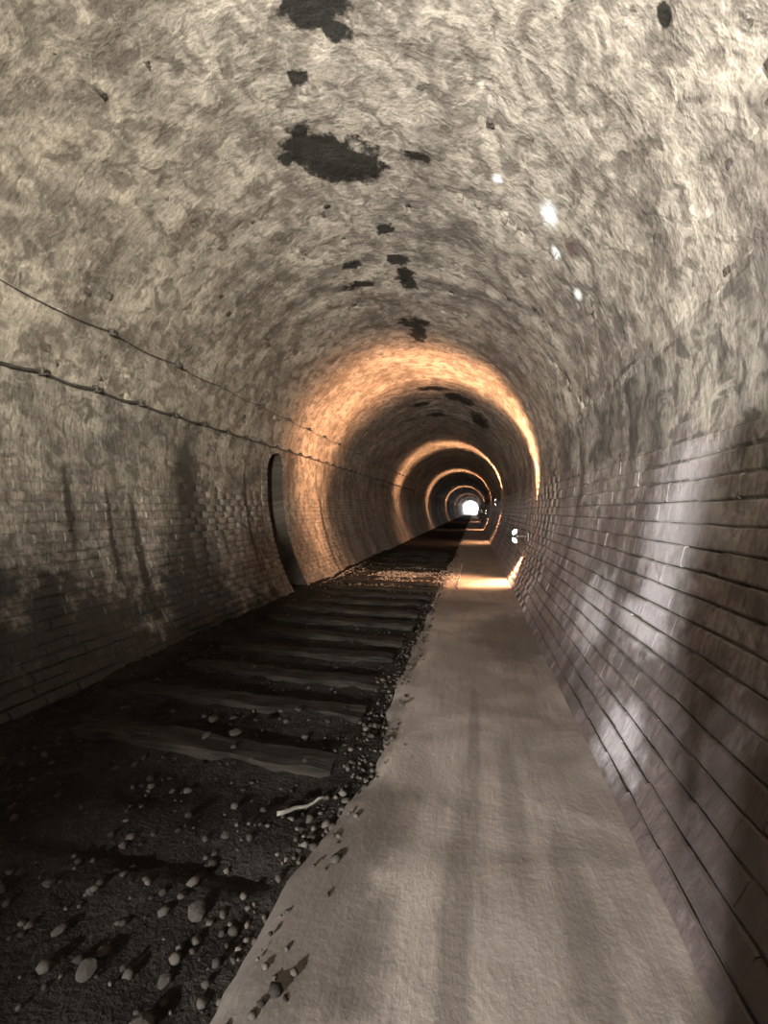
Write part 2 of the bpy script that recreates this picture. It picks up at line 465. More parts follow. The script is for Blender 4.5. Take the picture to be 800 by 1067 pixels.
def left_shell():
    ns = 60
    ysl = [y for y in ys_all if not (NY0 - 0.03 < y < NY1 + 0.03)]
    cols = sorted(set(list(ysl) + [NY0, NY1]))
    bms_v = []; bms_q = []
    base = 0
    def block(ys, zbot):
        nonlocal base
        ys = np.array(ys); ny = len(ys)
        t = np.linspace(0, 1, ns)[:, None]
        sb = s_of_z(zbot)[None, :]
        # straight refuge jambs reach above springing too
        S = -(S_WALL - 0.1 + (sb - S_WALL + 0.1) * t)
        Yg = np.repeat(ys[None, :], ns, 0)
        V = surf(S, Yg, -0.008 * np.clip((np.abs(S) - S_WALL) / 0.8, 0, 1) + (0.012 + 0.018 * np.clip(1 - (np.abs(S) - S_WALL) / 0.8, 0, 1) ** 2) * fbm(S * 4, Yg * 4, 21, 4)).reshape(-1, 3)
        i, j = np.meshgrid(np.arange(ns - 1), np.arange(ny - 1), indexing='ij')
        a = (i * ny + j).ravel() + base
        bms_v.append(V); bms_q.append(np.stack([a, a + ny, a + ny + 1, a + 1], -1))
        base += len(V)
    before = [y for y in cols if y <= NY0]; after = [y for y in cols if y >= NY1]
    block(before, np.full(len(before), -0.12)); block(after, np.full(len(after), -0.12))
    u = np.linspace(-1, 1, 25); yy = (NY0 + NY1) / 2 + np.sin(u * PI / 2) * (NY1 - NY0) / 2
    zt = refuge_top(yy)
    # springing lies at CZ: above it the arc formula of the lower part no longer holds
    zt_s = np.where(zt <= CZ, s_of_z(np.minimum(zt, CZ)), RR * np.arccos(np.clip((zt - CZ) / RR, -1, 1)))
    ny = len(yy); t = np.linspace(0, 1, ns)[:, None]
    S = -(S_WALL - 0.1 + (zt_s[None, :] - S_WALL + 0.1) * t); Yg = np.repeat(yy[None, :], ns, 0)
    V = surf(S, Yg, -0.008 * np.clip((np.abs(S) - S_WALL) / 0.8, 0, 1) + (0.012 + 0.018 * np.clip(1 - (np.abs(S) - S_WALL) / 0.8, 0, 1) ** 2) * fbm(S * 4, Yg * 4, 21, 4)).reshape(-1, 3)
    i, j = np.meshgrid(np.arange(ns - 1), np.arange(ny - 1), indexing='ij')
    a = (i * ny + j).ravel() + base
    bms_v.append(V); bms_q.append(np.stack([a, a + ny, a + ny + 1, a + 1], -1))
    return mesh_np('wall_left', np.concatenate(bms_v), np.concatenate(bms_q), True), yy, zt, zt_s
wl_me, ryy, rzz, rss = left_shell()
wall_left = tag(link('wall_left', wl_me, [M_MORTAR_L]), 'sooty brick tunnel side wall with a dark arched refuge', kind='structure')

# inside of the refuge
def refuge_mesh():
    out = []
    for z in np.linspace(-0.12, rzz[0], 20)[:-1]: out.append((NY0, float(s_of_z(z)), z))
    for y, z, s in zip(ryy, rzz, rss): out.append((y, float(s), z))
    for z in np.linspace(rzz[-1], -0.12, 20)[1:]: out.append((NY1, float(s_of_z(z)), z))
    bm = bmesh.new(); rings = []
    for k in range(5):
        ring = []
        for (y, s, z) in out:
            p = surf(-s, y, 0.006)
            xx = p[0] + (-3.98 - p[0]) * k / 4.0
            ring.append(bm.verts.new((xx, y, z)))
        rings.append(ring)
    for k in range(4):
        for i in range(len(out) - 1):
            bm.faces.new((rings[k][i], rings[k][i + 1], rings[k + 1][i + 1], rings[k + 1][i]))
    bm.faces.new(rings[-1])
    fl = [bm.verts.new(v) for v in ((-2.6, NY0, -0.05), (-2.6, NY1, -0.05), (-3.98, NY1, -0.05), (-3.98, NY0, -0.05))]
    bm.faces.new(fl)
    return bm_mesh('refuge_recess', bm)
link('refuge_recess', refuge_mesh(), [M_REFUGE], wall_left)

# ------------------------------------------------------------------ bricks
def brick_table(s_lo, s_hi, course, length, y_lo, y_hi, seed):
    r = np.random.default_rng(seed)
    out = []
    n = int(round((s_hi - s_lo) / course)); ch = (s_hi - s_lo) / n
    for i in range(n):
        sc_ = s_lo + (i + 0.5) * ch
        y = y_lo + (0.5 * length if i % 2 else 0) + r.uniform(-0.04, 0.04)
        while y < y_hi:
            L = length * r.uniform(0.9, 1.08)
            out.append((sc_, y + L / 2, ch, L)); y += L
    return np.array(out)

def sink(s):
    u = np.clip(1 - (np.abs(s) - S_WALL) / 1.0, 0, 1)
    return -0.030 * u * u * (3 - 2 * u) * (np.abs(s) > S_WALL)

def brick_joined(name, T, joint, depth, dvar, mat, parent, seed, jy_=None):
    jy_ = joint if jy_ is None else jy_
    r = np.random.default_rng(seed)
    n = len(T)
    s, y, ch, L = T.T
    hs = ch / 2 - joint / 2; hy = L / 2 - jy_ / 2
    dep = depth + r.normal(0, dvar, n) + sink(s)
    sx = np.array([-1, 1, 1, -1]); sy = np.array([-1, -1, 1, 1])
    V = []
    jit = lambda k: r.uniform(-k, k, (n, 4))
    js, jy = jit(0.005), jit(0.006 * jy_ / joint)
    for (ins, lev) in ((0.0, np.full(n, -0.025)), (0.0, dep - 0.008), (0.009, dep)):
        S = s[:, None] + sx * (hs - ins)[:, None] + js
        Yv = y[:, None] + sy * (hy - ins * (jy_ / joint if jy_ > 0.005 else 0))[:, None] + jy
        V.append(surf(S, Yv, lev[:, None] + (jit(0.004 * min(1, 0.15 + jy_ / joint)) if ins else 0)))
    V = np.stack(V, 1).reshape(n * 12, 3)
    b = (np.arange(n) * 12)[:, None]
    f = []
    for k in range(4):
        k2 = (k + 1) % 4
        f.append([k, k2, 4 + k2, 4 + k]); f.append([4 + k, 4 + k2, 8 + k2, 8 + k])
    f.append([8, 9, 10, 11])
    F = np.array(f)
    Q = (b[:, :, None] + F[None]).reshape(-1, 4)[:, ::-1]
    me = mesh_np(name, V, Q)
    at = me.attributes.new('bv', 'FLOAT', 'FACE')
    at.data.foreach_set('value', np.repeat(r.random(n), 9).astype(np.float32))
    o = link(name, me, [mat], parent)
    o['kind'] = 'stuff'
    return o

def brick_variants(ch, L, joint, depth, mat, k=4, seed=5, jy_=None):
    jy_ = joint if jy_ is None else jy_
    r = random.Random(seed); out = []
    for q in range(k):
        bm = bmesh.new()
        hx = L / 2 - jy_ / 2; hy = ch / 2 - joint / 2
        lv = []
        j = [(r.uniform(-.006, .006), r.uniform(-.006, .006)) for _ in range(4)]
        for ins, z in ((0, -0.03), (0, depth - 0.008), (0.009, depth)):
            lv.append([bm.verts.new((a * (hx - ins * (jy_ / joint if jy_ > 0.005 else 0)) + j[i][0] * (jy_ / joint), b * (hy - ins) + j[i][1], z + (r.uniform(-.004, .004) * min(1, 0.15 + jy_ / joint) if ins else 0))) for i, (a, b) in enumerate(((-1, -1), (1, -1), (1, 1), (-1, 1)))])
        for a, b in ((0, 1), (1, 2)):
            for i in range(4):
                bm.faces.new((lv[a][i], lv[a][(i + 1) % 4], lv[b][(i + 1) % 4], lv[b][i]))
        bm.faces.new(lv[2])
        me = bm_mesh('brick', bm); me.materials.append(mat)
        out.append(me)
    return out

def brick_wall(T, joint, depth, dvar, mat, parent, seed, nmax=300, ch=None, L=None, jy_=None):
    """the bricks that show largest become objects of their own, the rest one joined part"""
    P = surf(T[:, 0], T[:, 1], depth)
    px, py, zc = project(P)
    ok = (px > -60) & (px < IW + 60) & (py > -5) & (py < IH + 5) & ~np.isnan(zc)
    size = np.where(ok, 1.0 / np.where(np.isnan(zc), 1e9, np.linalg.norm(P - np.array(CAM), axis=1)), 0)
    order = np.argsort(-size)
    pick = order[:nmax]; pick = pick[size[pick] > 0]
    rest = np.setdiff1d(np.arange(len(T)), pick)
    brick_joined('brick_courses', T[rest], joint, depth, dvar, mat, parent, seed, jy_)
    var = brick_variants(ch, L, joint, depth, mat, 5, seed, jy_)
    r = random.Random(seed)
    for k in pick:
        s, y = T[k, 0], T[k, 1]
        p = Vector(surf(s, y, r.gauss(0, dvar) + float(sink(s))))
        n, t = inward(s)
        h_ = T[k, 3] / 2
        xv = (Vector(surf(s, y + h_, 0)) - Vector(surf(s, y - h_, 0))).normalized()
        zv = (n - xv * n.dot(xv)).normalized(); yy = zv.cross(xv)
        m = Matrix((xv, yy, zv)).transposed().to_4x4()
        m = Matrix.Translation(p) @ m @ Matrix.Diagonal((T[k, 3] / L, 1, 1, 1)) @ Matrix.Rotation(r.gauss(0, 0.003), 4, 'Z')
        o = bpy.data.objects.new('brick', var[r.randrange(5)])
        COL.objects.link(o); o.parent = parent; o.matrix_local = m

# right wall: long flat blocks
TR = brick_table(S_WALL, S_FOOT, 0.118, 0.36, -0.6, 44, 1)
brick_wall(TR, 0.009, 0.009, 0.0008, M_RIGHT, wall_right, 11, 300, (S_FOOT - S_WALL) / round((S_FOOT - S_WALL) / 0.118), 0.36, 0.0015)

# left wall: smaller bricks, some missing, none across the refuge
TL = brick_table(S_WALL, S_FOOT, 0.086, 0.24, -0.6, 44, 2)
TL[:, 0] *= -1
def z_of_s(a):
    return np.where(a <= S_SP, CZ + RR * np.cos(np.minimum(a, S_SP) / RR), CZ - RL * np.sin(np.maximum(a - S_SP, 0) / RL))
zb = z_of_s(np.abs(TL[:, 0]))
mrg = 0.11
inside = (TL[:, 1] + TL[:, 3] / 2 > NY0 - mrg) & (TL[:, 1] - TL[:, 3] / 2 < NY1 + mrg) & (zb < NTOP + mrg + 0.03)
r0 = np.random.default_rng(4)
missing = (r0.random(len(TL)) < 0.02) & (np.abs(TL[:, 0]) > 3.6)
TL = TL[~(inside | missing)]
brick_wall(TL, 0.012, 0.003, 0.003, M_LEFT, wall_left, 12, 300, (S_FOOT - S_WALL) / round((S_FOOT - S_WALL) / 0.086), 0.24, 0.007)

# bricks closing in round the refuge (jambs and arch)
def refuge_bricks():
    me = brick_variants(0.086, 0.21, 0.012, 0.012, M_LEFT, 4, 77)
    r = random.Random(3)
    def put(s, y, rot, sl=1.0, sw=1.0):
        p = Vector(surf(s, y, r.gauss(0, 0.002))); n, t = inward(s)
        m = Matrix((Vector((0, 1, 0)), n.cross(Vector((0, 1, 0))), n)).transposed().to_4x4()
        o = bpy.data.objects.new('brick', me[r.randrange(4)])
        COL.objects.link(o); o.parent = wall_left
        o.matrix_local = Matrix.Translation(p) @ m @ Matrix.Rotation(rot, 4, 'Z') @ Matrix.Diagonal((sl, sw, 1, 1))
    z = -0.05
    zsp = NTOP - NRISE
    while z < zsp - 0.02:
        s = -float(s_of_z(min(z, CZ - 1e-4))) if z < CZ else -RR * math.acos((z - CZ) / RR)
        put(s, NY0 - 0.105, 0, 0.95); put(s, NY1 + 0.105, 0, 0.95)
        z += 0.087
    w = (NY1 - NY0) / 2; yc = (NY0 + NY1) / 2
    for k in range(13):
        a = PI * (k + 0.5) / 13
        y = yc - math.cos(a) * (w + 0.11); z = zsp + math.sin(a) * (NRISE + 0.10)
        s = -float(s_of_z(z)) if z < CZ else -RR * math.acos((z - CZ) / RR)
        put(s, y, -(PI - a) if False else PI - a if False else -a, 0.95, 1.15)
refuge_bricks()

# vault: bricks lie almost flush under the lime coat
TC = brick_table(-S_WALL, S_WALL, 0.086, 0.24, -0.6, 44, 3)
rc = np.random.default_rng(9)
TC = TC[rc.random(len(TC)) < 0.80]
brick_joined('brick_courses', TC, 0.012, -0.015, 0.003, M_VAULT, ceiling, 13, 0.008)

# unseen end wall added to keep daylight out, and the far mouth
def section_outline(n=80, d=0.0):
    return [surf(s, 0.0, d) for s in np.linspace(-S_FOOT, S_FOOT, n)]
def added_end_wall():
    bm = bmesh.new()
    bm.faces.new([bm.verts.new((x, Y0 + 0.02, z)) for x, z in ((-4, -0.5), (2, -0.5), (2, 4.8), (-4, 4.8))])
    return bm_mesh('wall_back', bm)
tag(link('wall_back', added_end_wall(), [M_LEFT]), 'brick end wall of the tunnel behind the viewpoint', kind='structure')
def mouth():
    bm = bmesh.new()
    inn = []; outr = []
    for s in np.linspace(-S_FOOT, S_FOOT, 60):
        p = surf(s, Y1, 0.03); inn.append(p)
        a = math.atan2(p[0] - CX, p[2] - CZ); k = 7.0
        outr.append((CX + k * math.sin(a), Y1, max(CZ + k * math.cos(a), -0.2)))
    for yy in (Y1 - 0.05, Y1 + 0.5):
        pass
    r0_ = [bm.verts.new((p[0], Y1 - 0.05, p[2])) for p in inn]; r1_ = [bm.verts.new((p[0], Y1 + 0.5, p[2])) for p in inn]
    r2_ = [bm.verts.new((p[0], Y1 + 0.5, p[2])) for p in outr]; r3_ = [bm.verts.new((p[0], Y1 - 0.05, p[2])) for p in outr]
    for A, B in ((r0_, r1_), (r1_, r2_), (r2_, r3_), (r3_, r0_)):
        for i in range(len(A) - 1): bm.faces.new((A[i], A[i + 1], B[i + 1], B[i]))
    return bm_mesh('portal', bm)
tag(link('trim_1', mouth(), [M_LEFT]), 'stone portal at the far bright mouth', kind='structure')

# ------------------------------------------------------------------ ground
def bed_height(X, Yv):
    h = -0.045 + 0.05 * fbm(X * 1.6, Yv * 1.6, 41, 4) + 0.018 * fbm(X * 9, Yv * 9, 43, 3)
    h = h + 0.10 * np.clip((-2.25 - X) / 0.7, 0, 1) ** 1.5          # soil heaped against the left wall
    # worn hollows between the sleepers
    h = h - 0.016 * (1 + np.cos(2 * PI * (Yv - 0.31 - SL0) / SLP)) * (Yv > 1.5) * (Yv < 18) * (X > -2.7) * (X < -0.75)
    h = h + 0.05 * np.exp(-((Yv - 9.3) / 0.9) ** 2) * np.exp(-((X + 1.5) / 0.7) ** 2)
    return h
SL0, SLP = 2.35, 0.60
def ground_mesh():
    xs = np.concatenate([np.arange(-3.35, -0.40, 0.045), [-0.40]])
    ys = [Y0]
    while ys[-1] < 300:
        y = ys[-1]; ys.append(y + (0.5 if y < 0.4 else 0.045 if y < 9 else 0.09 if y < 16 else 0.5 if y < 60 else 4))
    ys = np.array(ys)
    X, Yg = np.meshgrid(xs, ys, indexing='ij')
    V = np.stack([X, Yg, bed_height(X, Yg)], -1).reshape(-1, 3)
    ny = len(ys); i, j = np.meshgrid(np.arange(len(xs) - 1), np.arange(ny - 1), indexing='ij')
    a = (i * ny + j).ravel()
    return mesh_np('floor', V, np.stack([a, a + ny, a + ny + 1, a + 1], -1), True)
floor = tag(link('floor', ground_mesh(), [M_SOIL]), 'black soil trackbed left of the pale path', kind='structure')

def path_left(y):
    return -0.62 + 0.10 * fbm(np.asarray(y) * 0.9, np.asarray(y) * 0 + 3.3, 51, 4) + 0.05 * fbm(np.asarray(y) * 6, np.asarray(y) * 0 + 1.3, 52, 3) - 0.10 * np.exp(-((np.asarray(y) - 1.0) / 0.8) ** 2)
def path_mesh():
    ys = [Y0]
    while ys[-1] < 300:
        y = ys[-1]; ys.append(y + (0.5 if y < 0.4 else 0.05 if y < 12 else 0.3 if y < 40 else 3))
    ys = np.array(ys); xl = path_left(ys)
    u = np.linspace(0, 1, 34)
    X = xl[None, :] + (0.76 - xl)[None, :] * u[:, None]
    Yg = np.repeat(ys[None], len(u), 0)
    Z = 0.012 * fbm(X * 2.2, Yg * 2.2, 61, 4) + 0.02 * np.clip((X - 0.45) / 0.3, 0, 1)
    edge = np.clip((X - xl[None]) / 0.10, 0, 1)
    Z = Z - 0.035 * (1 - edge) ** 1.5
    V = np.concatenate([np.stack([xl - 0.03, ys, np.full_like(ys, -0.14)], -1)[None], np.stack([X, Yg, Z], -1)], 0)
    n1 = V.shape[0]; ny = len(ys); V = V.reshape(-1, 3)
    i, j = np.meshgrid(np.arange(n1 - 1), np.arange(ny - 1), indexing='ij'); a = (i * ny + j).ravel()
    return mesh_np('path', V, np.stack([a, a + ny, a + ny + 1, a + 1], -1), True)
tag(link('floor_path', path_mesh(), [M_PATH]), 'pale worn footpath along the right side wall', kind='structure')

# ------------------------------------------------------------------ sleepers
def sleeper_mesh(seed):
    r = random.Random(seed)
    bm = bmesh.new()
    n = 16; rings = []
    for i in range(n + 1):
        x = -1.0 + 2.0 * i / n
        w = 0.115 + r.uniform(-.012, .012); h = 0.055 + r.uniform(-.014, .010); k = r.uniform(-.012, .012)
        prof = [(-w, -0.10), (-w, h - 0.03), (-w + 0.03, h), (0, h + r.uniform(-.006, .008)), (w - 0.03, h), (w, h - 0.03), (w, -0.10)]
        rings.append([bm.verts.new((x + r.uniform(-.02, .02), y + k, z)) for y, z in prof])
    for i in range(n):
        for q in range(6): bm.faces.new((rings[i][q], rings[i][q + 1], rings[i + 1][q + 1], rings[i + 1][q]))
    bm.faces.new(rings[0]); bm.faces.new(rings[-1])
    me = bm_mesh('railway_sleeper', bm); me.materials.append(M_TIMBER)
    return me
SLV = [sleeper_mesh(k) for k in range(4)]
r = random.Random(8)
k = 0
y = SL0
while y < 15.5:
    o = bpy.data.objects.new('railway_sleeper', SLV[k % 4]); COL.objects.link(o)
    o.location = (-1.72 + r.uniform(-.08, .05), y + r.uniform(-.03, .03), -0.062 + r.uniform(-.015, .010)); o.rotation_euler = (0, r.uniform(-.008, .008), r.uniform(-.03, .03) - 0.02)
    nth = ['nearest', 'second', 'third', 'fourth', 'fifth', 'sixth', 'seventh', 'eighth', 'ninth', 'tenth', 'eleventh', 'twelfth', 'thirteenth', 'fourteenth', 'fifteenth', 'sixteenth', 'seventeenth', 'eighteenth', 'nineteenth', 'twentieth', 'twenty-first', 'twenty-second', 'twenty-third', 'twenty-fourth']
    tag(o, 'dark sleeper half sunk in the black trackbed, ' + nth[k] + ' from the camera', 'sleeper', 'sleepers across the trackbed')
    y += SLP; k += 1

# ------------------------------------------------------------------ ballast
def ballast():
    r = np.random.default_rng(15)
    n = 2600
    X = r.uniform(-2.95, -0.50, n); Yv = 1.0 + 15.0 * r.random(n) ** 1.3
    n2 = 6800
    X2 = np.clip(r.normal(-1.45, 0.72, n2), -2.8, -0.30); Y2 = r.normal(9.4, 0.8, n2)
    n3 = 1000
    Y3 = 1.2 + 10 * r.random(n3); X3 = path_left(Y3) + r.normal(-0.03, 0.07, n3)
    X = np.concatenate([X, X2, X3]); Yv = np.concatenate([Yv, Y2, Y3]); n = len(X)
    size = np.clip(r.lognormal(math.log(0.011), 0.42, n), 0.005, 0.024)
    base = bmesh.new(); bmesh.ops.create_icosphere(base, subdivisions=1, radius=1.0)
    bv = np.array([v.co[:] for v in base.verts]); bf = np.array([[v.index for v in f.verts] for f in base.faces]); base.free()
    nv = len(bv)
    V = bv[None] * (1 + r.uniform(-.42, .30, (n, nv, 1)))
    V = V * np.stack([size, size * r.uniform(.7, 1.3, n), size * r.uniform(.5, .85, n)], -1)[:, None]
    a = r.uniform(0, 2 * PI, n); ca, sa = np.cos(a)[:, None], np.sin(a)[:, None]
    V = np.stack([V[..., 0] * ca - V[..., 1] * sa, V[..., 0] * sa + V[..., 1] * ca, V[..., 2]], -1)
    zg = bed_height(X, Yv); zg = np.where(X > path_left(Yv) + 0.05, 0.0, zg)
    V = V + np.stack([X, Yv, zg + size * 0.25], -1)[:, None]
    F = (np.arange(n)[:, None, None] * nv + bf[None]).reshape(-1, 3)
    me = mesh_np('ballast', V.reshape(-1, 3), F)
    at = me.attributes.new('bv', 'FLOAT', 'FACE')
    at.data.foreach_set('value', np.repeat(np.where(np.arange(n) < 2600, 0.10 * r.random(n) ** 1.6, np.where(np.arange(n) < 2600 + n2, r.random(n), 0.14 * r.random(n))), len(bf)).astype(np.float32))
    return me
tag(link('ballast_gravel', ballast(), [M_BALLAST], floor), 'dark crushed ballast gravel strewn over the trackbed', kind='stuff')

# bigger loose stones
def stone_mesh(seed):
    r = random.Random(seed)
    bm = bmesh.new(); bmesh.ops.create_icosphere(bm, subdivisions=2, radius=1.0)
    ax = [Vector((r.uniform(-1, 1), r.uniform(-1, 1), r.uniform(-1, 1))).normalized() for _ in range(9)]
    for v in bm.verts:
        d = 1.0
        for a in ax: d = min(d, 0.78 / max(v.co.normalized().dot(a), 0.25))
        v.co = Vector((v.co.x * d, v.co.y * d * 0.8, v.co.z * d * 0.6))
    me = bm_mesh('loose_stone', bm); me.materials.append(M_STONE)
    return me
STV = [stone_mesh(50 + k) for k in range(5)]
stone_px = [(205, 942, .05), (88, 1000, .045), (146, 1058, .05), (50, 915, .03), (222, 745, .06), (243, 742, .05), (245, 772, .06), (215, 775, .05), (432, 740, .03),
            (350, 690, .035), (325, 695, .03), (300, 690, .03), (265, 700, .03), (345, 712, .03), (420, 740, .03), (286, 668, .03), (333, 655, .03), (157, 828, .03), (212, 905, .025),
            (180, 735, .035), (120, 790, .03), (318, 800, .025), (360, 775, .025), (385, 755, .03), (300, 645, .03), (372, 660, .03), (235, 880, .03), (60, 960, .035), (170, 1010, .03), (128, 905, .025)]
r = random.Random(2)
for i, (px, py, sz) in enumerate(stone_px):
    p = on_ground(px, py, 0.0)
    if p.x > -0.45 or p.x < -2.7: continue
    z = float(bed_height(np.array(p.x), np.array(p.y)))
    if abs(((p.y - SL0 + SLP / 2) % SLP) - SLP / 2) < 0.13 and p.y > 1.6: z = max(z, 0.02)
    o = bpy.data.objects.new('loose_stone', STV[i % 5]); COL.objects.link(o)
    o.location = (p.x, p.y, z + sz * 0.35); sz *= 0.75; o.scale = (sz, sz * 1.15, sz * 0.7); o.rotation_euler = (r.uniform(-.3, .3), r.uniform(-.3, .3), r.uniform(0, 6))
    tag(o, 'loose grey stone lying on the dark trackbed', 'stone', 'loose stones on the trackbed')

# pale stick
a = on_ground(288, 850, 0.0); b = on_ground(338, 831, 0.0)
bm = bmesh.new()
pts = []
for k in range(9):
    t = k / 8; p = a.lerp(b, t)
    pts.append((p.x + 0.003 * math.sin(k * 1.7), p.y + 0.003 * math.cos(k * 2.1), float(bed_height(np.array(p.x), np.array(p.y))) + 0.03 + 0.004 * math.sin(k)))
zmax = max(q[2] for q in pts); pts = [(q[0], q[1], 0.5 * q[2] + 0.5 * zmax) for q in pts]
add_tube(bm, pts, [0.006 + 0.004 * (1 - k / 8) for k in range(9)], 7)
tag(link('stick', bm_mesh('stick', bm, True), [M_STICK]), 'thin pale stick lying at the edge of the path', 'stick')

# ------------------------------------------------------------------ cables on the left wall
def s_left(z):
    return -float(s_of_z(z)) if z < CZ else -RR * math.acos((z - CZ) / RR)
def wall_cable(name, z0, rad, step, y_lo, y_hi, label, seed):
    r = random.Random(seed)
    root = empty(name, (-3.3, 0, z0)); tag(root, label, 'cable', 'cables along the brick wall')
    inv = Matrix.Translation(root.location).inverted()
    clips = []; y = y_lo
    while y < y_hi:
        clips.append(y); y += step * r.uniform(0.9, 1.1)
    bm = bmesh.new(); pts = []
    for a, b in zip(clips[:-1], clips[1:]):
        nseg = 6 if a < 20 else 2
        for q in range(nseg):
            t = q / nseg; yy = a + (b - a) * t
            z = z0 - 0.03 * 4 * t * (1 - t) * (1 if a < 20 else 0)
            p = surf(s_left(z), yy, 0.03 + rad)
            pts.append((p[0], p[1], p[2]))
    add_tube(bm, [inv @ Vector(p) for p in pts], rad, 8)
    link('cable_run', bm_mesh('cable_run', bm, True), [M_BLACKCABLE], root)
    bm = bmesh.new()
    add_box(bm, (0, 0, 0.0), (0.06, 0.026, 0.06), bevel=0.008)
    add_box(bm, (0.03, 0, -0.028), (0.05, 0.022, 0.016), bevel=0.005)
    cm = bm_mesh('cable_clip', bm); cm.materials.append(M_BLACKCABLE)
    for yy in clips:
        if yy > 24: break
        p = surf(s_left(z0), yy, 0.035)
        o = bpy.data.objects.new('cable_clip', cm); COL.objects.link(o); o.parent = root
        o.location = inv @ Vector((p[0], p[1], p[2]))
    return root
wall_cable('wall_cable', 2.50, 0.013, 0.52, 1.2, 70, 'dark sagging cable on the left brick wall, the lower of two', 1)
wall_cable('wall_cable', 3.00, 0.005, 0.95, 1.2, 70, 'thin dark wire high on the left brick wall, above the thicker cable', 2)

# ------------------------------------------------------------------ lamps
def flood_head(root, loc, aim_dir, mat_lens, scale=1.0):
    """a round metal flood head: shell, rim, bulging glass"""
    q = Vector(aim_dir).to_track_quat('Z', 'Y').to_matrix().to_4x4()
    mtx = Matrix.Translation(loc) @ q @ Matrix.Scale(scale, 4)
    def lathe(prof, seg=18):
        bm = bmesh.new(); rings = []
        for (rr, z) in prof: rings.append([bm.verts.new((rr * math.cos(2 * PI * k / seg), rr * math.sin(2 * PI * k / seg), z)) for k in range(seg)])
        for i in range(len(rings) - 1):
            for k in range(seg): bm.faces.new((rings[i][k], rings[i][(k + 1) % seg], rings[i + 1][(k + 1) % seg], rings[i + 1][k]))
        bm.faces.new(rings[0]); bm.faces.new(rings[-1])
        return bm
    h = link('lamp_housing', bm_mesh('lamp_housing', lathe([(0.02, -0.10), (0.05, -0.095), (0.075, -0.05), (0.082, 0.0), (0.075, 0.0), (0.06, -0.01)]), True), [M_METAL], root)
    h.matrix_local = mtx
    rim = link('rim', bm_mesh('rim', lathe([(0.078, -0.006), (0.090, -0.004), (0.090, 0.012), (0.076, 0.014)])), [M_METAL], h)
    g = link('lamp_glass', bm_mesh('lamp_glass', lathe([(0.074, 0.005), (0.068, 0.028), (0.050, 0.045), (0.026, 0.054), (0.004, 0.056)]), True), [mat_lens], root)
    g.matrix_local = mtx
    return h

def spot_light(name, loc, direction, watts, cone, blend, col, squeeze=1.0, rad=0.05, parent=None):
    ld = bpy.data.lights.new(name, 'SPOT')
    ld.energy = watts; ld.color = col; ld.spot_size = math.radians(cone); ld.spot_blend = blend; ld.shadow_soft_size = rad
    o = bpy.data.objects.new(name, ld); COL.objects.link(o)
    d = Vector(direction).normalized()
    # local x runs along the tunnel so that the beam can be narrow that way
    zl = -d; xl = Vector((0, 1, 0)); xl = (xl - zl * xl.dot(zl)).normalized(); yl = zl.cross(xl)
    m = Matrix((xl, yl, zl)).transposed().to_4x4()
    full = Matrix.Translation(loc) @ m @ Matrix.Diagonal((squeeze, 1, 1, 1))
    o.matrix_world = full
    if parent is not None:
        o.parent = parent
        o.matrix_local = Matrix.Translation(-Vector(parent.location)) @ full
    return o

ORD = ['nearest', 'second', 'third', 'fourth', 'fifth', 'farthest']
def warm_lamp(i, yl, zl, watts):
    s = float(s_of_z(zl))
    p = Vector(surf(s, yl, 0.016)); stand = 0.22
    root = empty('wall_lamp', p)
    label = ['glowing twin-head wall lamp low on the right wall, nearest the camera', 'twin-head lamp on the right wall, second along the tunnel',
             'twin-head lamp on the right wall, third along the tunnel', 'small lamp on the right wall, fourth along the tunnel',
             'tiny lamp on the right wall, fifth along the tunnel', 'tiny lamp on the right wall nearest the far mouth'][i]
    tag(root, label, 'lamp', 'lamps along the right wall')
    bm = bmesh.new(); add_box(bm, (-0.02, 0, 0), (0.04, 0.12, 0.16), bevel=0.008)
    link('wall_plate', bm_mesh('wall_plate', bm), [M_METAL], root)
    bm = bmesh.new(); add_tube(bm, [(-0.03, 0, 0), (-stand, 0, 0.0)], 0.014, 10)
    add_box(bm, (-stand, 0, 0), (0.05, 0.05, 0.06), bevel=0.006)
    link('bracket_arm', bm_mesh('bracket_arm', bm), [M_METAL], root)
    bm = bmesh.new(); add_tube(bm, [(-0.03, 0.03, 0.07), (-0.02, 0.04, 0.35), (0.06, 0.05, 0.7)], 0.008, 8)
    link('feed_cable', bm_mesh('feed_cable', bm), [M_BLACKCABLE], root)
    yaw_back = -0.42 if i == 0 else 0.55
    for sg in (1, -1):
        d = Vector((-0.80, yaw_back, 0.62 * sg))
        flood_head(root, Vector((-stand - 0.03, 0.0, 0.07 * sg)), d, M_LENS, 0.8)
        pos = p + Vector((-stand - 0.03, 0.0, 0.10 * sg)) + d.normalized() * 0.10
        spot_light('lamp_beam', pos, Vector((-0.62, 0.08, 1.0 * sg)), watts * (1.25 if sg > 0 else 0.30), 154, 0.6, WARM, 0.16 if sg > 0 else 0.32, 0.05, root)
    return root
for i, (yl, zl, w) in enumerate(WARM_LAMPS):
    warm_lamp(i, yl, zl, w)

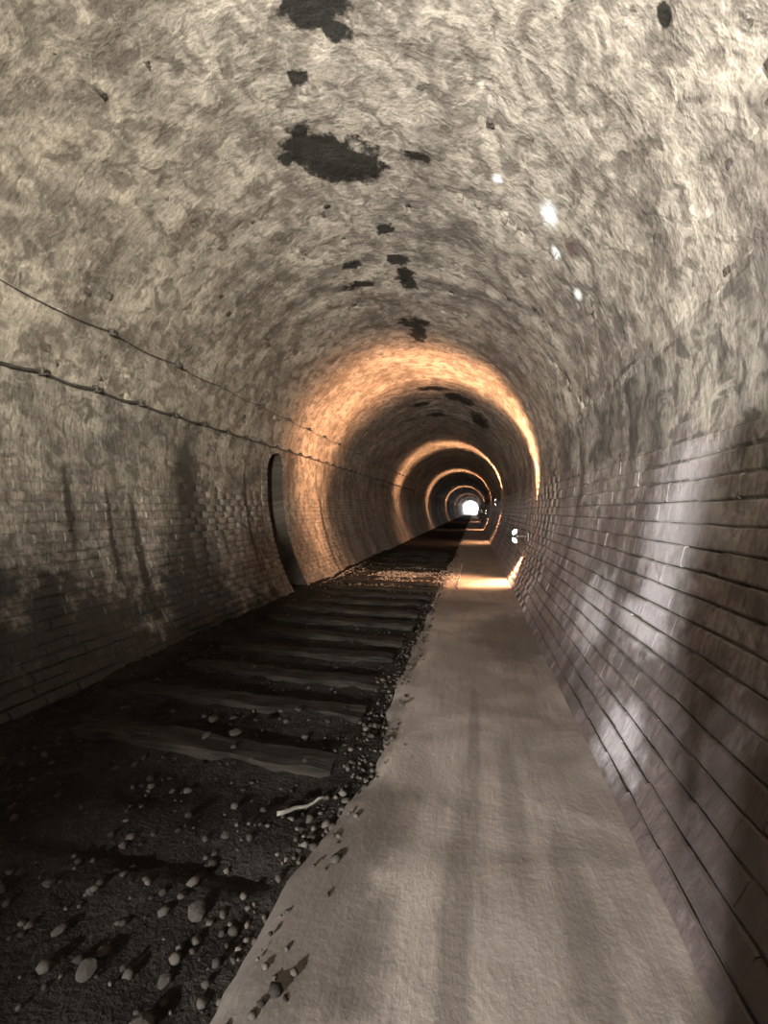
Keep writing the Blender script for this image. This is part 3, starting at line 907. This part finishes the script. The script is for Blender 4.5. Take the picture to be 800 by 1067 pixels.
def added_lamp(i, L):
    p = Vector(L['loc']); d = (Vector(L['aim']) - p).normalized()
    root = empty('tripod_floodlight', (p.x, p.y, 0.0))
    tag(root, ['white tripod floodlight on the trackbed behind the viewpoint', 'white tripod floodlight on the path behind the viewpoint'][i], 'lamp')
    for k in range(3):
        a = 2 * PI * k / 3 + 0.4
        bm = bmesh.new(); add_tube(bm, [(0, 0, 0.75), (0.38 * math.cos(a), 0.38 * math.sin(a), -0.03)], 0.014, 8)
        link('leg', bm_mesh('leg', bm), [M_METAL], root)
    bm = bmesh.new(); add_tube(bm, [(0, 0, 0.6), (0, 0, p.z - 0.12)], 0.018, 8)
    link('pole', bm_mesh('pole', bm), [M_METAL], root)
    flood_head(root, Vector((0, 0, p.z)), d, M_LENS_COOL, 1.3)
    spot_light('lamp_beam', p + d * 0.12, d, L['watts'], L['cone'], L['blend'], L['col'], 1.0, 0.06, root)
for i, L in enumerate(ADDED_LAMPS):
    added_lamp(i, L)

# ------------------------------------------------------------------ unseen person added to cast the shadow on the right wall
def skin_mesh(name, verts, edges, radii, mat, parent, root=0, sub=2):
    me = bpy.data.meshes.new(name); me.from_pydata(verts, edges, [])
    o = link(name, me, [mat], parent)
    sk = o.modifiers.new('skin', 'SKIN'); sk.use_smooth_shade = True
    for v, rr in zip(me.skin_vertices[0].data, radii):
        v.radius = rr if isinstance(rr, tuple) else (rr, rr)
    me.skin_vertices[0].data[root].use_root = True
    sb = o.modifiers.new('sub', 'SUBSURF'); sb.levels = sub; sb.render_levels = sub
    return o
M_SKIN = simple('skin', (0.45, 0.28, 0.20), 0.5, 0, 0.1)
M_JACKET = simple('dark_jacket_cloth', (0.02, 0.025, 0.035), 0.8)
M_TROUSERS = simple('dark_trouser_cloth', (0.03, 0.028, 0.026), 0.85)
M_HAIR = simple('brown_hair', (0.04, 0.025, 0.015), 0.6)
M_BOOT = simple('black_boot_leather', (0.015, 0.013, 0.012), 0.5)
def person(loc, rz):
    root = empty('person', loc, rz)
    tag(root, 'person in dark jacket and trousers standing behind the viewpoint, shadowing the right wall', 'person')
    V = [(0, 0, 0.96)]; E = []; R = [(0.15, 0.11)]
    def add(p, rad, par):
        V.append(p); R.append(rad); E.append((par, len(V) - 1)); return len(V) - 1
    w = add((0, 0.0, 1.10), (0.14, 0.10), 0); c = add((0, -0.01, 1.30), (0.17, 0.11), w); n0 = add((0, 0.0, 1.46), (0.10, 0.07), c)
    n1 = add((0, 0.01, 1.53), (0.055, 0.055), n0); h0 = add((0, 0.03, 1.60), (0.068, 0.085), n1); h1 = add((0, 0.025, 1.68), (0.075, 0.095), h0); add((0, 0.015, 1.745), (0.055, 0.065), h1)
    for sg in (-1, 1):
        sh = add((0.17 * sg, 0, 1.42), (0.065, 0.06), n0); el = add((0.23 * sg, -0.03, 1.14), (0.045, 0.045), sh); wr = add((0.23 * sg, 0.05, 0.90), (0.03, 0.03), el)
        pa = add((0.23 * sg, 0.07, 0.83), (0.018, 0.036), wr)
        for q, (dy, ln) in enumerate(((0.030, 0.075), (0.010, 0.085), (-0.010, 0.080), (-0.028, 0.062))):
            f1 = add((0.232 * sg, 0.075 + dy, 0.79), (0.009, 0.009), pa); f2 = add((0.226 * sg, 0.08 + dy, 0.79 - ln * 0.55), (0.0085, 0.0085), f1); add((0.214 * sg, 0.08 + dy, 0.79 - ln), (0.007, 0.007), f2)
        t1 = add((0.22 * sg, 0.115, 0.84), (0.011, 0.011), pa); add((0.215 * sg, 0.135, 0.80), (0.009, 0.009), t1)
        hp = add((0.10 * sg, 0, 0.90), (0.095, 0.10), 0); kn = add((0.115 * sg, 0.02, 0.50), (0.06, 0.062), hp); an = add((0.12 * sg, -0.01, 0.11), (0.04, 0.042), kn); add((0.125 * sg, 0.13, 0.045), (0.04, 0.03), an)
    skin_mesh('body', V, E, R, M_SKIN, root)
    skin_mesh('jacket', [(0, 0, 0.78), (0, 0, 1.10), (0, -0.01, 1.30), (0, 0, 1.47)] + [(x * sg, y, z) for sg in (-1, 1) for x, y, z in ((0.18, 0, 1.42), (0.235, -0.03, 1.14), (0.233, 0.04, 0.93))],
              [(0, 1), (1, 2), (2, 3), (3, 4), (4, 5), (5, 6), (3, 7), (7, 8), (8, 9)], [(0.20, 0.155), (0.19, 0.14), (0.20, 0.14), (0.11, 0.085), 0.085, 0.066, 0.05, 0.085, 0.066, 0.05], M_JACKET, root)
    skin_mesh('trousers', [(0, 0, 1.04)] + [(x * sg, y, z) for sg in (-1, 1) for x, y, z in ((0.10, 0, 0.86), (0.115, 0.02, 0.50), (0.12, -0.01, 0.10))],
              [(0, 1), (1, 2), (2, 3), (0, 4), (4, 5), (5, 6)], [(0.165, 0.125), 0.115, 0.08, 0.07, 0.115, 0.08, 0.07], M_TROUSERS, root)
    for sg in (-1, 1):
        skin_mesh('boot', [(0.12 * sg, -0.05, 0.045), (0.122 * sg, 0.04, 0.05), (0.126 * sg, 0.15, 0.036), (0.12 * sg, -0.01, 0.13)], [(0, 1), (1, 2), (1, 3)], [(0.045, 0.045), (0.05, 0.05), (0.05, 0.034), 0.055], M_BOOT, root, 1)
    skin_mesh('hair', [(0, -0.05, 1.60), (0, -0.03, 1.69), (0, 0.01, 1.745), (0, 0.07, 1.73)], [(0, 1), (1, 2), (2, 3)], [(0.07, 0.05), (0.085, 0.075), (0.075, 0.06), (0.05, 0.03)], M_HAIR, root, 1)
    for sg in (-1, 1):
        bm = bmesh.new(); bmesh.ops.create_uvsphere(bm, u_segments=10, v_segments=8, radius=0.013); bmesh.ops.translate(bm, verts=bm.verts, vec=(0.032 * sg, 0.112, 1.645))
        link('eye', bm_mesh('eye', bm, True), [M_BOOT], root)
    bm = bmesh.new(); add_box(bm, (0, 0.125, 1.61), (0.026, 0.035, 0.04), bevel=0.01); link('nose', bm_mesh('nose', bm, True), [M_SKIN], root)
    return root
person(ADDED_PERSON, -0.3)

# daylight is sampled through the far mouth
ad = bpy.data.lights.new('far_mouth', 'AREA'); ad.shape = 'RECTANGLE'; ad.size = 4.6; ad.size_y = 4.4
ad.cycles.is_portal = True
ao = bpy.data.objects.new('far_mouth', ad); COL.objects.link(ao)
ao.location = (CX, Y1 + 0.6, 2.1); ao.rotation_euler = (-PI / 2, 0, 0)
